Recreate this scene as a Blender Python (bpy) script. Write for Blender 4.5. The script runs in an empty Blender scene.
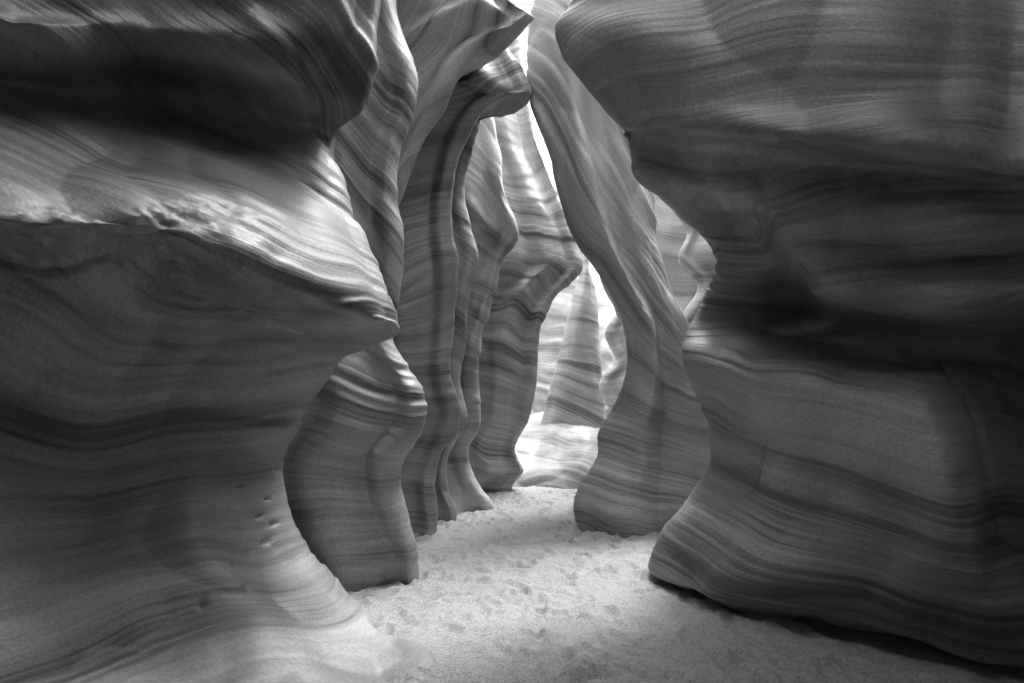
import bpy, math, numpy as np
from mathutils import Vector
F=569.0; HZ=402.0; CH=1.5
def W(px,py,d): return ((px-512)*d/F, d, CH+(HZ-py)*d/F)
# ---------- numpy perlin ----------
rng=np.random.RandomState(7)
_perm=rng.permutation(256); _perm=np.concatenate([_perm,_perm])
_g=rng.normal(size=(256,3)); _g/=np.linalg.norm(_g,axis=1)[:,None]
def perlin(p):
    pi=np.floor(p).astype(int); pf=p-pi; u=pf*pf*pf*(pf*(pf*6-15)+10); pi&=255
    out=0
    for i in (0,1):
        for j in (0,1):
            for k in (0,1):
                h=_perm[_perm[_perm[(pi[...,0]+i)&255]+((pi[...,1]+j)&255)]+((pi[...,2]+k)&255)]
                g=_g[h]; d=pf-np.array([i,j,k])
                w=(u[...,0] if i else 1-u[...,0])*(u[...,1] if j else 1-u[...,1])*(u[...,2] if k else 1-u[...,2])
                out=out+w*(g*d).sum(-1)
    return out*1.6
def herm(P,t,axis,ts):
    P=np.moveaxis(P,axis,0); n=len(t)
    sh=(n,)+(1,)*(P.ndim-1); T=t.reshape(sh)
    d=(P[1:]-P[:-1])/(T[1:]-T[:-1])
    m=np.zeros_like(P); m[0]=d[0]; m[-1]=d[-1]
    h=(T[1:]-T[:-1])
    m[1:-1]=(d[:-1]*h[1:]+d[1:]*h[:-1])/(h[1:]+h[:-1])
    idx=np.clip(np.searchsorted(t,ts,side='right')-1,0,n-2)
    hh=(t[idx+1]-t[idx]); s=(ts-t[idx])/hh
    sh2=(len(ts),)+(1,)*(P.ndim-1); s=s.reshape(sh2); hh=hh.reshape(sh2)
    a=P[idx];b=P[idx+1];ma=m[idx];mb=m[idx+1]
    r=(2*s**3-3*s**2+1)*a+(s**3-2*s**2+s)*hh*ma+(-2*s**3+3*s**2)*b+(s**3-s**2)*hh*mb
    return np.moveaxis(r,0,axis)
def sstep(a,b,x):
    t=np.clip((x-a)/(b-a),0,1); return t*t*(3-2*t)
def strata_coord(p,seed,tilt):
    q=p*np.array([.42,.42,.5])+seed
    z=p[...,2]+0.55*perlin(q)+0.12*perlin(p*np.array([1.1,1.1,.9])+seed*2)+tilt[0]*p[...,0]+tilt[1]*p[...,1]
    if len(tilt)>2: z=z+tilt[2]*(p[...,0]-tilt[3])*sstep(1.0,2.8,p[...,2])
    return z
def strata_disp(p,zz,amp,seed):
    def band(f,o,xy=.3): return perlin(np.stack([p[...,0]*xy+o,p[...,1]*xy,zz*f],-1))
    ph=zz*2.6+0.7*perlin(p*.6+seed*3); fr=ph-np.floor(ph)
    saw=np.where(fr<.86,fr/.86,(1-fr)/.14); msk=sstep(-.1,.5,perlin(p*np.array([.7,.7,.9])+seed*5))
    ph2=zz*8.5+0.5*perlin(p*1.1+seed); fr2=ph2-np.floor(ph2)
    saw2=np.where(fr2<.8,fr2/.8,(1-fr2)/.2); msk2=sstep(-.15,.5,perlin(p*np.array([.9,.9,1.3])+seed*6))
    big=perlin(p*np.array([.9,.9,.55])+seed*1.7)
    rid=np.abs(perlin(p*np.array([1.2,1.2,.55])+seed*.7))
    rid2=np.abs(perlin(p*np.array([2.6,2.6,1.0])+seed*1.9))
    b=band(5,3.1); b2=band(15,9.7); b3=band(42,5.2)
    sm=perlin(p*9+seed)
    return amp*(0.08*big+0.14*rid+0.065*rid2-.06+0.04*saw*msk+0.015*saw2*msk2+0.014*b+0.007*b2+0.002*b3+0.0015*sm)
def crack(S,pts,wd,dp):
    """groove along a polyline given in view-angle units, cut into the real surface"""
    a=512+F*S[...,0]/np.maximum(S[...,1],.5); b=HZ-F*(S[...,2]-CH)/np.maximum(S[...,1],.5)
    a=a+4*perlin(S*6); b=b+6*perlin(S*5+7)+3*perlin(S*13)
    D=np.full(a.shape,1e9)
    for (x0,y0),(x1,y1) in zip(pts[:-1],pts[1:]):
        dx,dy=x1-x0,y1-y0; t=np.clip(((a-x0)*dx+(b-y0)*dy)/(dx*dx+dy*dy),0,1)
        D=np.minimum(D,np.hypot(a-x0-t*dx,b-y0-t*dy))
    return np.where(S[...,1]>1.2,-dp*np.exp(-(D/wd)**2),0)
def build(name,net,mat,dens=1.0,amp=1.0,seed=0.0,maxn=(620,620),extra=None,tilt=(.06,.03)):
    P=np.array(net,float)
    cam=np.array([0,0,CH])
    def seg(P,ax):
        dd=np.diff(P,axis=ax); L=np.linalg.norm(dd,axis=-1)
        mid=(np.take(P,range(1,P.shape[ax]),ax)+np.take(P,range(P.shape[ax]-1),ax))/2
        D=np.maximum(np.linalg.norm(mid-cam,axis=-1),1.0)
        o=1-ax
        return L.mean(axis=o), (L/D).mean(axis=o)
    def samp(P,ax,mx):
        L,A=seg(P,ax); t=np.concatenate([[0],np.cumsum(np.sqrt(L+1e-4))])
        n=np.maximum(2,(np.minimum(A,1.2)*F*0.45*dens).astype(int))
        if n.sum()>mx: n=np.maximum(2,(n*mx/n.sum()).astype(int))
        ts=[np.linspace(t[i],t[i+1],n[i],endpoint=False) for i in range(len(n))]
        return t,np.concatenate(ts+[[t[-1]]])
    t,ts=samp(P,0,maxn[0]); u,us=samp(P,1,maxn[1])
    S=herm(P,t,0,ts); S=herm(S,u,1,us)
    du=np.gradient(S,axis=1); dv=np.gradient(S,axis=0)
    N=np.cross(du,dv); N/=np.linalg.norm(N,axis=-1)[...,None]+1e-9
    tc=np.array([0.3,0,2.5])-S
    sgn=np.sign((N*tc).sum(-1).mean()) or 1
    N*=sgn
    zz=strata_coord(S,seed,tilt)
    h=strata_disp(S,zz,amp,seed)
    if extra is not None: h=h+extra(S)
    S=S+N*h[...,None]
    nr,nc=S.shape[:2]
    idx=np.arange(nr*nc).reshape(nr,nc)
    q=np.stack([idx[:-1,:-1],idx[:-1,1:],idx[1:,1:],idx[1:,:-1]],-1).reshape(-1,4)
    me=bpy.data.meshes.new(name)
    me.vertices.add(nr*nc); me.vertices.foreach_set('co',S.reshape(-1))
    me.loops.add(q.size); me.loops.foreach_set('vertex_index',q.reshape(-1).astype(np.int32))
    me.polygons.add(len(q)); me.polygons.foreach_set('loop_start',np.arange(0,q.size,4,dtype=np.int32))
    me.polygons.foreach_set('loop_total',np.full(len(q),4,dtype=np.int32))
    me.update(calc_edges=True)
    me.polygons.foreach_set('use_smooth',np.ones(len(me.polygons),dtype=bool))
    at=me.attributes.new('bed','FLOAT_VECTOR','POINT')
    at.data.foreach_set('vector',np.stack([S[...,0]+seed,S[...,1]+seed*.6,zz],-1).reshape(-1).astype(np.float32))
    me.materials.append(mat)
    ob=bpy.data.objects.new(name,me); bpy.context.scene.collection.objects.link(ob)
    return ob
# ---------- materials ----------
def mk(name):
    m=bpy.data.materials.new(name); m.use_nodes=True; nt=m.node_tree; nt.nodes.clear()
    return m,nt
def sandstone(name,lo,hi,varn=0.5):
    m,nt=mk(name); N=nt.nodes; L=nt.links
    out=N.new('ShaderNodeOutputMaterial'); bs=N.new('ShaderNodeBsdfPrincipled'); L.new(bs.outputs[0],out.inputs[0])
    bs.inputs['Roughness'].default_value=.44; bs.inputs['Specular IOR Level'].default_value=.5
    at=N.new('ShaderNodeAttribute'); at.attribute_name='bed'
    def mm(op,a,b):
        n=N.new('ShaderNodeMath'); n.operation=op
        for i,v in enumerate((a,b)):
            if isinstance(v,(int,float)): n.inputs[i].default_value=v
            else: L.new(v,n.inputs[i])
        return n.outputs[0]
    def noise(sc,det,rough=.6,rot=(0,0,0)):
        mp=N.new('ShaderNodeMapping'); mp.inputs['Scale'].default_value=sc; mp.inputs['Rotation'].default_value=rot; L.new(at.outputs['Vector'],mp.inputs['Vector'])
        n=N.new('ShaderNodeTexNoise'); n.inputs['Scale'].default_value=1; n.inputs['Detail'].default_value=det
        n.inputs['Roughness'].default_value=rough; L.new(mp.outputs[0],n.inputs['Vector']); return n.outputs['Fac']
    a=noise((.3,.3,4.0),1,.55); b=noise((.45,.45,32),3,.6)
    st=noise((.8,.8,1.1),2,.6); gr=noise((60,60,80),0,.6)
    fade=N.new('ShaderNodeMapRange'); fade.inputs[1].default_value=.36; fade.inputs[2].default_value=.64; fade.inputs[3].default_value=.2; fade.inputs[4].default_value=.62; L.new(st,fade.inputs[0])
    f=mm('ADD',mm('MULTIPLY',mm('SUBTRACT',a,.5),.6),mm('MULTIPLY',mm('SUBTRACT',b,.5),fade.outputs[0])); f=mm('ADD',f,.5)
    cr=N.new('ShaderNodeValToRGB'); L.new(f,cr.inputs[0]); e=cr.color_ramp.elements
    e[0].position=.35; e[0].color=(lo,)*3+(1,); e[1].position=.65; e[1].color=(hi,)*3+(1,)
    x=e.new(.46); v=lo+(hi-lo)*.52; x.color=(v,v,v,1)
    vr=N.new('ShaderNodeMapRange'); vr.inputs[1].default_value=.36; vr.inputs[2].default_value=.6
    vr.inputs[3].default_value=1-varn; vr.inputs[4].default_value=1; L.new(st,vr.inputs[0])
    gm=N.new('ShaderNodeMapRange'); gm.inputs[1].default_value=.3; gm.inputs[2].default_value=.7; gm.inputs[3].default_value=.88; gm.inputs[4].default_value=1.12; L.new(gr,gm.inputs[0])
    k=mm('MULTIPLY',vr.outputs[0],gm.outputs[0])
    mx=N.new('ShaderNodeVectorMath'); mx.operation='SCALE'; L.new(cr.outputs[0],mx.inputs[0]); L.new(k,mx.inputs['Scale'])
    L.new(mx.outputs[0],bs.inputs['Base Color'])
    hh=mm('ADD',mm('MULTIPLY',b,.5),mm('MULTIPLY',gr,.09))
    bp=N.new('ShaderNodeBump'); bp.inputs['Strength'].default_value=.5; bp.inputs['Distance'].default_value=.02
    L.new(hh,bp.inputs['Height']); L.new(bp.outputs[0],bs.inputs['Normal'])
    return m
S1=sandstone('sandstone_shaded',.09,.34,.25)  # same rock, shade put into the colour for near walls and dark arch
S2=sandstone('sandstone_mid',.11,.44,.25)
S3=sandstone('sandstone_lit',.20,.56,.15)  # same rock, paler so the far passage's glow sits in the albedo
def sandmat():
    m,nt=mk('sand'); N=nt.nodes; L=nt.links
    out=N.new('ShaderNodeOutputMaterial'); bs=N.new('ShaderNodeBsdfDiffuse'); L.new(bs.outputs[0],out.inputs[0])
    geo=N.new('ShaderNodeNewGeometry')
    n=N.new('ShaderNodeTexNoise'); n.inputs['Scale'].default_value=65; n.inputs['Detail'].default_value=4; n.inputs['Roughness'].default_value=.76; L.new(geo.outputs['Position'],n.inputs['Vector'])
    cr=N.new('ShaderNodeValToRGB'); L.new(n.outputs['Fac'],cr.inputs[0]); e=cr.color_ramp.elements
    e[0].position=.32; e[0].color=(.18,)*3+(1,); e[1].position=.68; e[1].color=(.42,)*3+(1,)
    L.new(cr.outputs[0],bs.inputs['Color'])
    bp=N.new('ShaderNodeBump'); bp.inputs['Strength'].default_value=.8; bp.inputs['Distance'].default_value=.013
    L.new(n.outputs['Fac'],bp.inputs['Height']); L.new(bp.outputs[0],bs.inputs['Normal'])
    return m
SAND=sandmat()
NB=[(.035,.09),(.25,.35),(3.5,.6)]
def offs(row,side,front,back):
    n=np.array(row[0]); e=np.array(row[-1])
    B=[n+np.array([side*a,b,0]) for a,b in back][::-1]
    E=[e+np.array([side*a,b,0]) for a,b in front]
    return B+[np.array(r) for r in row]+E
CLOSE=[1.2,.85,.25]  # unseen wall tops lean in, shaped to shut sky light off the near rock
# ---------- nearest left wall ----------
L1=[
 [(480,-430,3.7),(412,-460,3.0),(345,-520,2.6),(280,-640,2.2)],
 [(431,-240,3.6),(330,-260,3.0),(228,-290,2.6),(110,-340,2.2)],
 [(390,-110,3.5),(277,-120,2.9),(147,-150,2.5),(0,-180,2.1)],
 [(372,0,3.5),(270,0,3.0),(140,0,2.6),(0,0,2.15)],
 [(366,50,3.5),(270,40,3.0),(140,30,2.6),(0,15,2.13)],
 [(352,98,3.6),(260,78,3.1),(140,62,2.7),(0,48,2.2)],
 [(334,142,3.88),(255,112,3.45),(140,95,2.98),(0,78,2.43)],
 [(345,182,3.8),(260,145,3.34),(140,125,2.86),(0,110,2.36)],
 [(368,235,3.7),(270,190,3.16),(140,165,2.68),(0,152,2.2)],
 [(387,285,3.65),(285,235,2.94),(150,196,2.48),(0,190,2.06)],
 [(401,322,3.6),(300,282,2.85),(160,233,2.43),(0,225,2.0)],
 [(397,338,3.64),(300,304,3.05),(160,262,2.76),(0,255,2.33)],
 [(345,362,3.75),(260,350,3.38),(140,335,3.0),(0,330,2.48)],
 [(305,405,3.9),(220,400,3.48),(120,400,3.05),(0,400,2.53)],
 [(282,450,3.97),(200,450,3.45),(100,450,2.98),(0,455,2.48)],
 [(278,500,4.0),(200,505,3.33),(100,510,2.86),(0,520,2.38)],
 [(298,550,4.0),(220,565,3.17),(110,580,2.66),(0,600,2.18)],
 [(335,592,3.95),(330,625,3.35),(180,660,2.6),(0,700,2.0)],
 [(375,630,3.75),(442,672,3.12),(300,760,2.4),(0,820,1.9)],
 [(378,680,3.7),(452,760,3.04),(300,860,2.4),(0,920,1.9)],
]
rows=[]
for i,r in enumerate(L1):
    w=[W(*p) for p in r]; close=CLOSE[i] if i<3 else 0
    rows.append(offs(w,-1,[(.15-close,-1.4),(-close,-3.4),(-.4-close,-7)],NB))
pits=[(262,500),(256,517),(264,543),(249,550),(240,486),(275,470),(231,566),(268,526),(205,602),(243,590)]
def pitf(S):
    h=np.zeros(S.shape[:2]); Y=np.maximum(S[...,1],.5)
    a=512+F*S[...,0]/Y; b=HZ-F*(S[...,2]-CH)/Y
    for i,(px,py) in enumerate(pits):
        h-=np.where(Y>2.5,.030*np.exp(-(((a-px)**2+(b-py)**2)/(2.1+.8*((i*7)%3))**2)),0)
    h+=crack(S,[(0,262),(60,270),(110,262),(150,283),(215,297),(262,318),(330,338)],2.4,.035)
    h+=crack(S,[(20,232),(60,228),(120,243),(175,236),(240,258)],2.2,.025)
    m=sstep(198,222,b)*sstep(290,265,b)*sstep(330,170,a)*sstep(1.2,1.5,S[...,1])*(.4+.6*sstep(-.25,.25,perlin(S*2.2+5)))
    f=.028*perlin(S*np.array([8,8,12])+4)+.016*perlin(S*19)+.010*perlin(S*37)
    h+=m*(np.round(f/.02)*.02*.6+f*.4-.012)
    return h
build('sandstone_wall',rows,S1,1.3,.8,0.0,(900,800),pitf,tilt=(.06,.03,.25,-1.5))
# ---------- nearest right wall ----------
R1=[
 [(500,-430,3.8),(598,-480,3.2),(690,-560,2.85),(755,-640,2.65),(810,-700,2.5)],
 [(546,-240,3.9),(675,-260,3.25),(800,-290,2.85),(877,-310,2.67),(957,-340,2.52)],
 [(580,-110,4.0),(735,-120,3.27),(875,-130,2.88),(955,-140,2.73),(1035,-150,2.58)],
 [(573,0,4.0),(740,0,3.3),(880,0,2.9),(960,0,2.75),(1040,0,2.6)],
 [(560,32,4.0),(740,50,3.3),(880,50,2.9),(960,50,2.75),(1040,50,2.6)],
 [(590,90,4.1),(740,100,3.35),(880,105,2.93),(960,108,2.75),(1040,110,2.6)],
 [(622,126,4.1),(755,136,3.32),(880,148,2.86),(960,156,2.68),(1040,163,2.53)],
 [(629,143,4.3),(760,154,3.78),(880,166,3.30),(960,174,3.08),(1040,181,2.88)],
 [(640,178,4.3),(765,195,3.75),(880,205,3.3),(960,212,3.05),(1040,218,2.85)],
 [(690,225,4.5),(785,236,3.78),(890,245,3.37),(960,250,3.12),(1040,255,2.88)],
 [(719,257,4.65),(815,278,3.68),(895,290,3.36),(960,297,3.08),(1040,295,2.85)],
 [(709,300,4.85),(840,322,4.25),(900,330,4.0),(960,336,3.75),(1040,325,3.3)],
 [(688,335,4.85),(790,340,4.68),(890,352,4.1),(955,356,3.75),(1040,345,3.7)],
 [(686,362,4.75),(780,372,4.05),(880,383,3.54),(950,392,3.32),(1040,400,3.7)],
 [(704,430,4.75),(790,450,3.95),(880,462,3.38),(960,470,3.08),(1040,480,3.5)],
 [(692,490,4.8),(780,530,3.85),(880,545,3.33),(975,555,2.97),(1040,570,3.2)],
 [(657,542,4.85),(730,585,3.92),(860,610,3.46),(975,628,3.10),(1040,640,3.0)],
 [(650,568,4.9),(720,602,3.98),(860,628,3.55),(970,650,3.22),(1040,662,3.05)],
 [(668,570,5.05),(735,607,4.15),(870,630,3.75),(970,652,3.4),(1040,664,3.25)],
 [(672,640,5.1),(738,660,4.15),(872,690,3.75),(970,715,3.4),(1040,730,3.25)],
]
MID={8:(705,190,4.1),9:(758,232,4.4),10:(788,270,4.45),11:(800,314,4.85)}
rows=[]
for i,r in enumerate(R1):
    m=MID.get(i) or tuple((np.array(r[0])+np.array(r[1]))/2+np.array([0,0,-.03]))
    r=[r[0],m]+r[1:]
    w=[W(*p) for p in r]; close=CLOSE[i] if i<3 else 0
    rows.append(offs(w,1,[(.25-close,-1.5),(.1-close,-3.6),(-.5-close,-7.5)],NB))
def dentf(S):
    c=np.array(W(768,475,3.95)); dz=S[...,2]-c[2]; dx=S[...,0]-c[0]-.25*dz
    h=-.12*np.exp(-(np.where(dx>0,dx/.03,dx/.2))**2-(dz/.19)**2)
    h+=crack(S,[(905,352),(935,352),(965,400),(985,460),(1005,520),(1024,570)],2.4,.03)
    return h
build('sandstone_wall',rows,S1,1.3,.8,3.3,(900,800),dentf,tilt=(.06,.03,.22,1.5))
# ---------- fins ----------
FR=[(.10,-.10),(.24,-.06),(.38,-.16),(.62,-.3),(.85,-.24),(1.3,-.4),(3.5,-.3)]
BK=[(.03,.10),(.25,.4),(1.0,.8),(4,.9)]
def fin(name,side,keys,mat,fr=FR,bk=BK,seed=1.,amp=1.,dens=1.2,tilt=(.06,.03)):
    net=[]
    for px,py,d in keys:
        n=np.array(W(px,py,d))
        row=[n+np.array([side*a,b,0]) for a,b in bk][::-1]+[n]+[n+np.array([side*a,b,0]) for a,b in fr]
        net.append(row)
    return build(name,net,mat,dens,amp,seed,(620,420),tilt=tilt)
def K(d,pts): return [(x,y,d) for x,y in pts]
fin('sandstone_fin',-1,K(4.75,[(425,-180),(410,-90),(395,0),(405,40),(421,85),(416,120),(403,160),(400,200),(404,250),(402,300),(394,340),(410,368),(426,400),(420,428),(399,454),(396,480),(408,520),(421,552),(424,580),(424,640)]),S2,seed=2.1,amp=.8,tilt=(.06,.03,.9,-1.2))
fin('sandstone_arch',-1,K(5.6,[(480,-120),(480,-70),(490,-30),(512,0),(536,18),(508,35),(478,52),(455,78),(440,105),(420,150),(400,200),(385,300),(380,400),(385,500),(390,600)]),S2,seed=3.7,amp=.7,tilt=(.06,.03,-1.6,-.5))
fin('sandstone_arch',-1,K(6.6,[(500,-50),(495,0),(505,40),(525,75),(533,95),(505,98),(482,112),(465,140),(454,180),(450,230),(455,285),(452,330),(449,370),(458,420),(441,455),(434,485),(438,520),(440,560)]),S1,seed=5.2,amp=.7,tilt=(.06,.03,-.5,-.5))
fin('sandstone_fin',-1,K(7.3,[(470,50),(482,85),(484,112),(474,150),(464,190),(470,225),(478,258),(468,300),(464,340),(461,380),(467,420),(452,455),(450,485),(460,512),(462,550)]),S2,seed=9.3,amp=.6,tilt=(.06,.03,.7,-.5))
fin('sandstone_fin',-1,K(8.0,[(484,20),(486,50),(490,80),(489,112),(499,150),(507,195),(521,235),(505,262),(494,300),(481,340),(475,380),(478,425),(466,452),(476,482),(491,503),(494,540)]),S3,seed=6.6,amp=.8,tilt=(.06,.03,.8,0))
fin('sandstone_fin',-1,K(9.6,[(515,0),(522,45),(530,95),(541,140),(558,185),(568,220),(577,250),(581,268),(554,298),(541,330),(536,370),(530,415),(518,450),(527,470),(512,488),(505,520)]),S2,seed=8.4,amp=.8)
# ---------- leaning pillar on the right ----------
R2=[(552,-90,612),(544,-50,620),(534,0,640),(528,40,640),(527,75,640),(534,112,650),(552,165,650),(562,205,655),(582,250,657),(606,290,670),(621,322,688),(626,370,700),(617,402,712),(600,430,722),(596,458,730),(582,488,735),(577,512,740),(590,560,740)]
net=[]
for lx,py,rx in R2:
    d=6.7
    l=np.array(W(lx,py,d)); r=np.array(W(rx,py,d)); w=r[0]-l[0]
    row=[r+np.array([-.05,1.6,0]),r+np.array([.05,.6,0]),r,l+np.array([w*.7,-.22,0]),l+np.array([w*.5,-.14,0]),l+np.array([w*.3,-.36,0]),l+np.array([w*.07,-.12,0]),l,l+np.array([.06,.2,0]),l+np.array([.35,.9,0]),l+np.array([w*.6,1.8,0])]
    net.append(row)
build('sandstone_pillar',net,S2,1.2,.7,11.3,(620,420),tilt=(.06,.03,1.7,1.3))
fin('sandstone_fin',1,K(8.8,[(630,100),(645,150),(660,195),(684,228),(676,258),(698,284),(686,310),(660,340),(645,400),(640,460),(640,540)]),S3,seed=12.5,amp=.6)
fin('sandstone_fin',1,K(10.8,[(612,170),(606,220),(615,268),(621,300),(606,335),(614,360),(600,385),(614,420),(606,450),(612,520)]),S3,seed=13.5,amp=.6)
C=[(577,200,590),(582,262,590),(576,290,596),(565,330,596),(553,375,602),(542,420,606),(525,442,612),(500,462,620),(480,500,640)]
net=[]
for lx,py,rx in C:
    d=12.2; l=np.array(W(lx,py,d)); r=np.array(W(rx,py,d)); w=r[0]-l[0]
    net.append([r+np.array([-.1,1.,0]),r+np.array([0,.3,0]),r,l+np.array([w*.7,-.25,0]),l+np.array([w*.3,-.3,0]),l,l+np.array([.05,.35,0]),l+np.array([w*.4,1.,0])])
build('sandstone_pillar',net,S2,1.2,.7,15.3,(420,300))
# low rock bank where the corridor turns
net=[]
for y0,z0 in ((9.7,-.2),(9.75,.05),(9.95,.3),(10.3,.5),(10.8,.75),(11.4,.95),(12.3,1.0),(17.5,1.1)):
    net.append([(x,y0+.35*math.sin(x*1.9+1)+.12*(x<-.3),z0+.08*math.sin(x*2.3+y0)) for x in (-3,-2,-1.2,-.6,-.1,.4,.9,1.4,1.9,2.6,3.5,5)])
build('sandstone_ledge',net,S1,1.3,.8,27.,(300,400))
# far cliff leans back, so the open sky lights it
net=[]
for z in (-.5,1,3,5,7,9,11,13,15,18,20):
    net.append([(x,16.0+.6*math.sin(x*1.1+z*.5)+.45*z,z) for x in (-9,-7,-5,-3,-2,-1,0,1,2,3,4,5,7,9)])
build('sandstone_cliff',net,S2,1,1.4,17.3,(400,400))
for sx in (-1,1):  # unseen outer walls, added to block sky light leaking in between the fins
    net=[]
    for z in (-.5,1.5,3.5,6,8.5):
        net.append([(sx*(4.6+(.25*z if y>8 else -.1*z)+.4*math.sin(y*.7+z)),y,z) for y in (-8,-5,-2,1,4,7,10,13,18)])
    build('sandstone_cliff',net,S2,.5,1.4,20.+sx,(300,300))
net=[]  # unseen end wall behind the camera, added to keep near walls dark
for z in (-.5,1.5,3.5,6,9):
    net.append([(x,-6.5+.5*math.sin(x+z),z) for x in (-6,-3,-1,1,3,6)])
build('sandstone_cliff',net,S2,.4,1.4,31.,(200,200))
# ---------- sand floor, one sheet ----------
xs=np.concatenate([[-60,-30,-15,-8,-5],np.arange(-3.2,3.21,.016),[5,8,15,30,60]])
ys=np.concatenate([[-60,-30,-10,-4,0,1.5],np.arange(2.4,12,.018),[12.5,13.5,16,25,60]])
X,Y=np.meshgrid(xs,ys); 
p=np.stack([X,Y,np.zeros_like(X)],-1)
zz=.05*perlin(p*.8+3)+.02*perlin(p*3.1+9)+.014*perlin(p*6.3+1)+.013*perlin(p*12+2)+.009*perlin(p*24)
r2=np.random.RandomState(5)
for i in range(460):
    fx=r2.uniform(-1.6,2.4); fy=r2.uniform(2.6,9.5); an=r2.normal(0,.6)+(math.pi if r2.rand()<.5 else 0)
    sel=(np.abs(X-fx)<.35)&(np.abs(Y-fy)<.35)
    dx=X[sel]-fx; dy=Y[sel]-fy; a=dx*math.cos(an)-dy*math.sin(an); b=dx*math.sin(an)+dy*math.cos(an)
    q=np.sqrt((a/.055)**2+(b/.135)**2)
    zz[sel]+=-.022*np.exp(-(q/.9)**4)+.010*np.exp(-((q-1.35)/.3)**2)
near=(np.abs(X)<4)&(Y>1)&(Y<14); zz=np.where(near,zz,0)
S=np.stack([X,Y,zz],-1); nr,nc=X.shape; idx=np.arange(nr*nc).reshape(nr,nc)
q=np.stack([idx[:-1,:-1],idx[:-1,1:],idx[1:,1:],idx[1:,:-1]],-1).reshape(-1,4)
me=bpy.data.meshes.new('sand_ground'); me.from_pydata(S.reshape(-1,3).tolist(),[],q.tolist()); me.polygons.foreach_set('use_smooth',np.ones(len(q),dtype=bool))
me.materials.append(SAND); ob=bpy.data.objects.new('sand_ground',me); bpy.context.scene.collection.objects.link(ob)
# ---------- light ----------
sc=bpy.context.scene
w=bpy.data.worlds.new('World'); sc.world=w; w.use_nodes=True; nt=w.node_tree
bg=nt.nodes['Background']; sky=nt.nodes.new('ShaderNodeTexSky'); sky.sky_type='NISHITA'; sky.sun_disc=False
bw=nt.nodes.new('ShaderNodeRGBToBW'); nt.links.new(sky.outputs[0],bw.inputs[0]); nt.links.new(bw.outputs[0],bg.inputs[0])
bg.inputs[1].default_value=2.35
el=math.radians(70); az=math.radians(45)
sky.sun_elevation=el; sky.sun_rotation=az
sd=Vector((math.sin(az)*math.cos(el),math.cos(az)*math.cos(el),math.sin(el)))
sl=bpy.data.lights.new('sun','SUN'); sl.energy=5; sl.angle=math.radians(16); sl.color=(1,1,1)
so=bpy.data.objects.new('sun',sl); so.rotation_euler=sd.to_track_quat('Z','Y').to_euler(); sc.collection.objects.link(so)
# ---------- camera ----------
cd=bpy.data.cameras.new('camera'); cd.lens=F*36/1024; cd.sensor_width=36; cd.clip_end=500; cd.clip_start=.05
cd.shift_y=(HZ-341.5)/1024
co=bpy.data.objects.new('camera',cd); co.location=(0,0,CH); co.rotation_euler=(math.radians(90),0,0); sc.collection.objects.link(co); sc.camera=co
sc.view_settings.view_transform='Standard'; sc.view_settings.look='None'; sc.view_settings.exposure=0
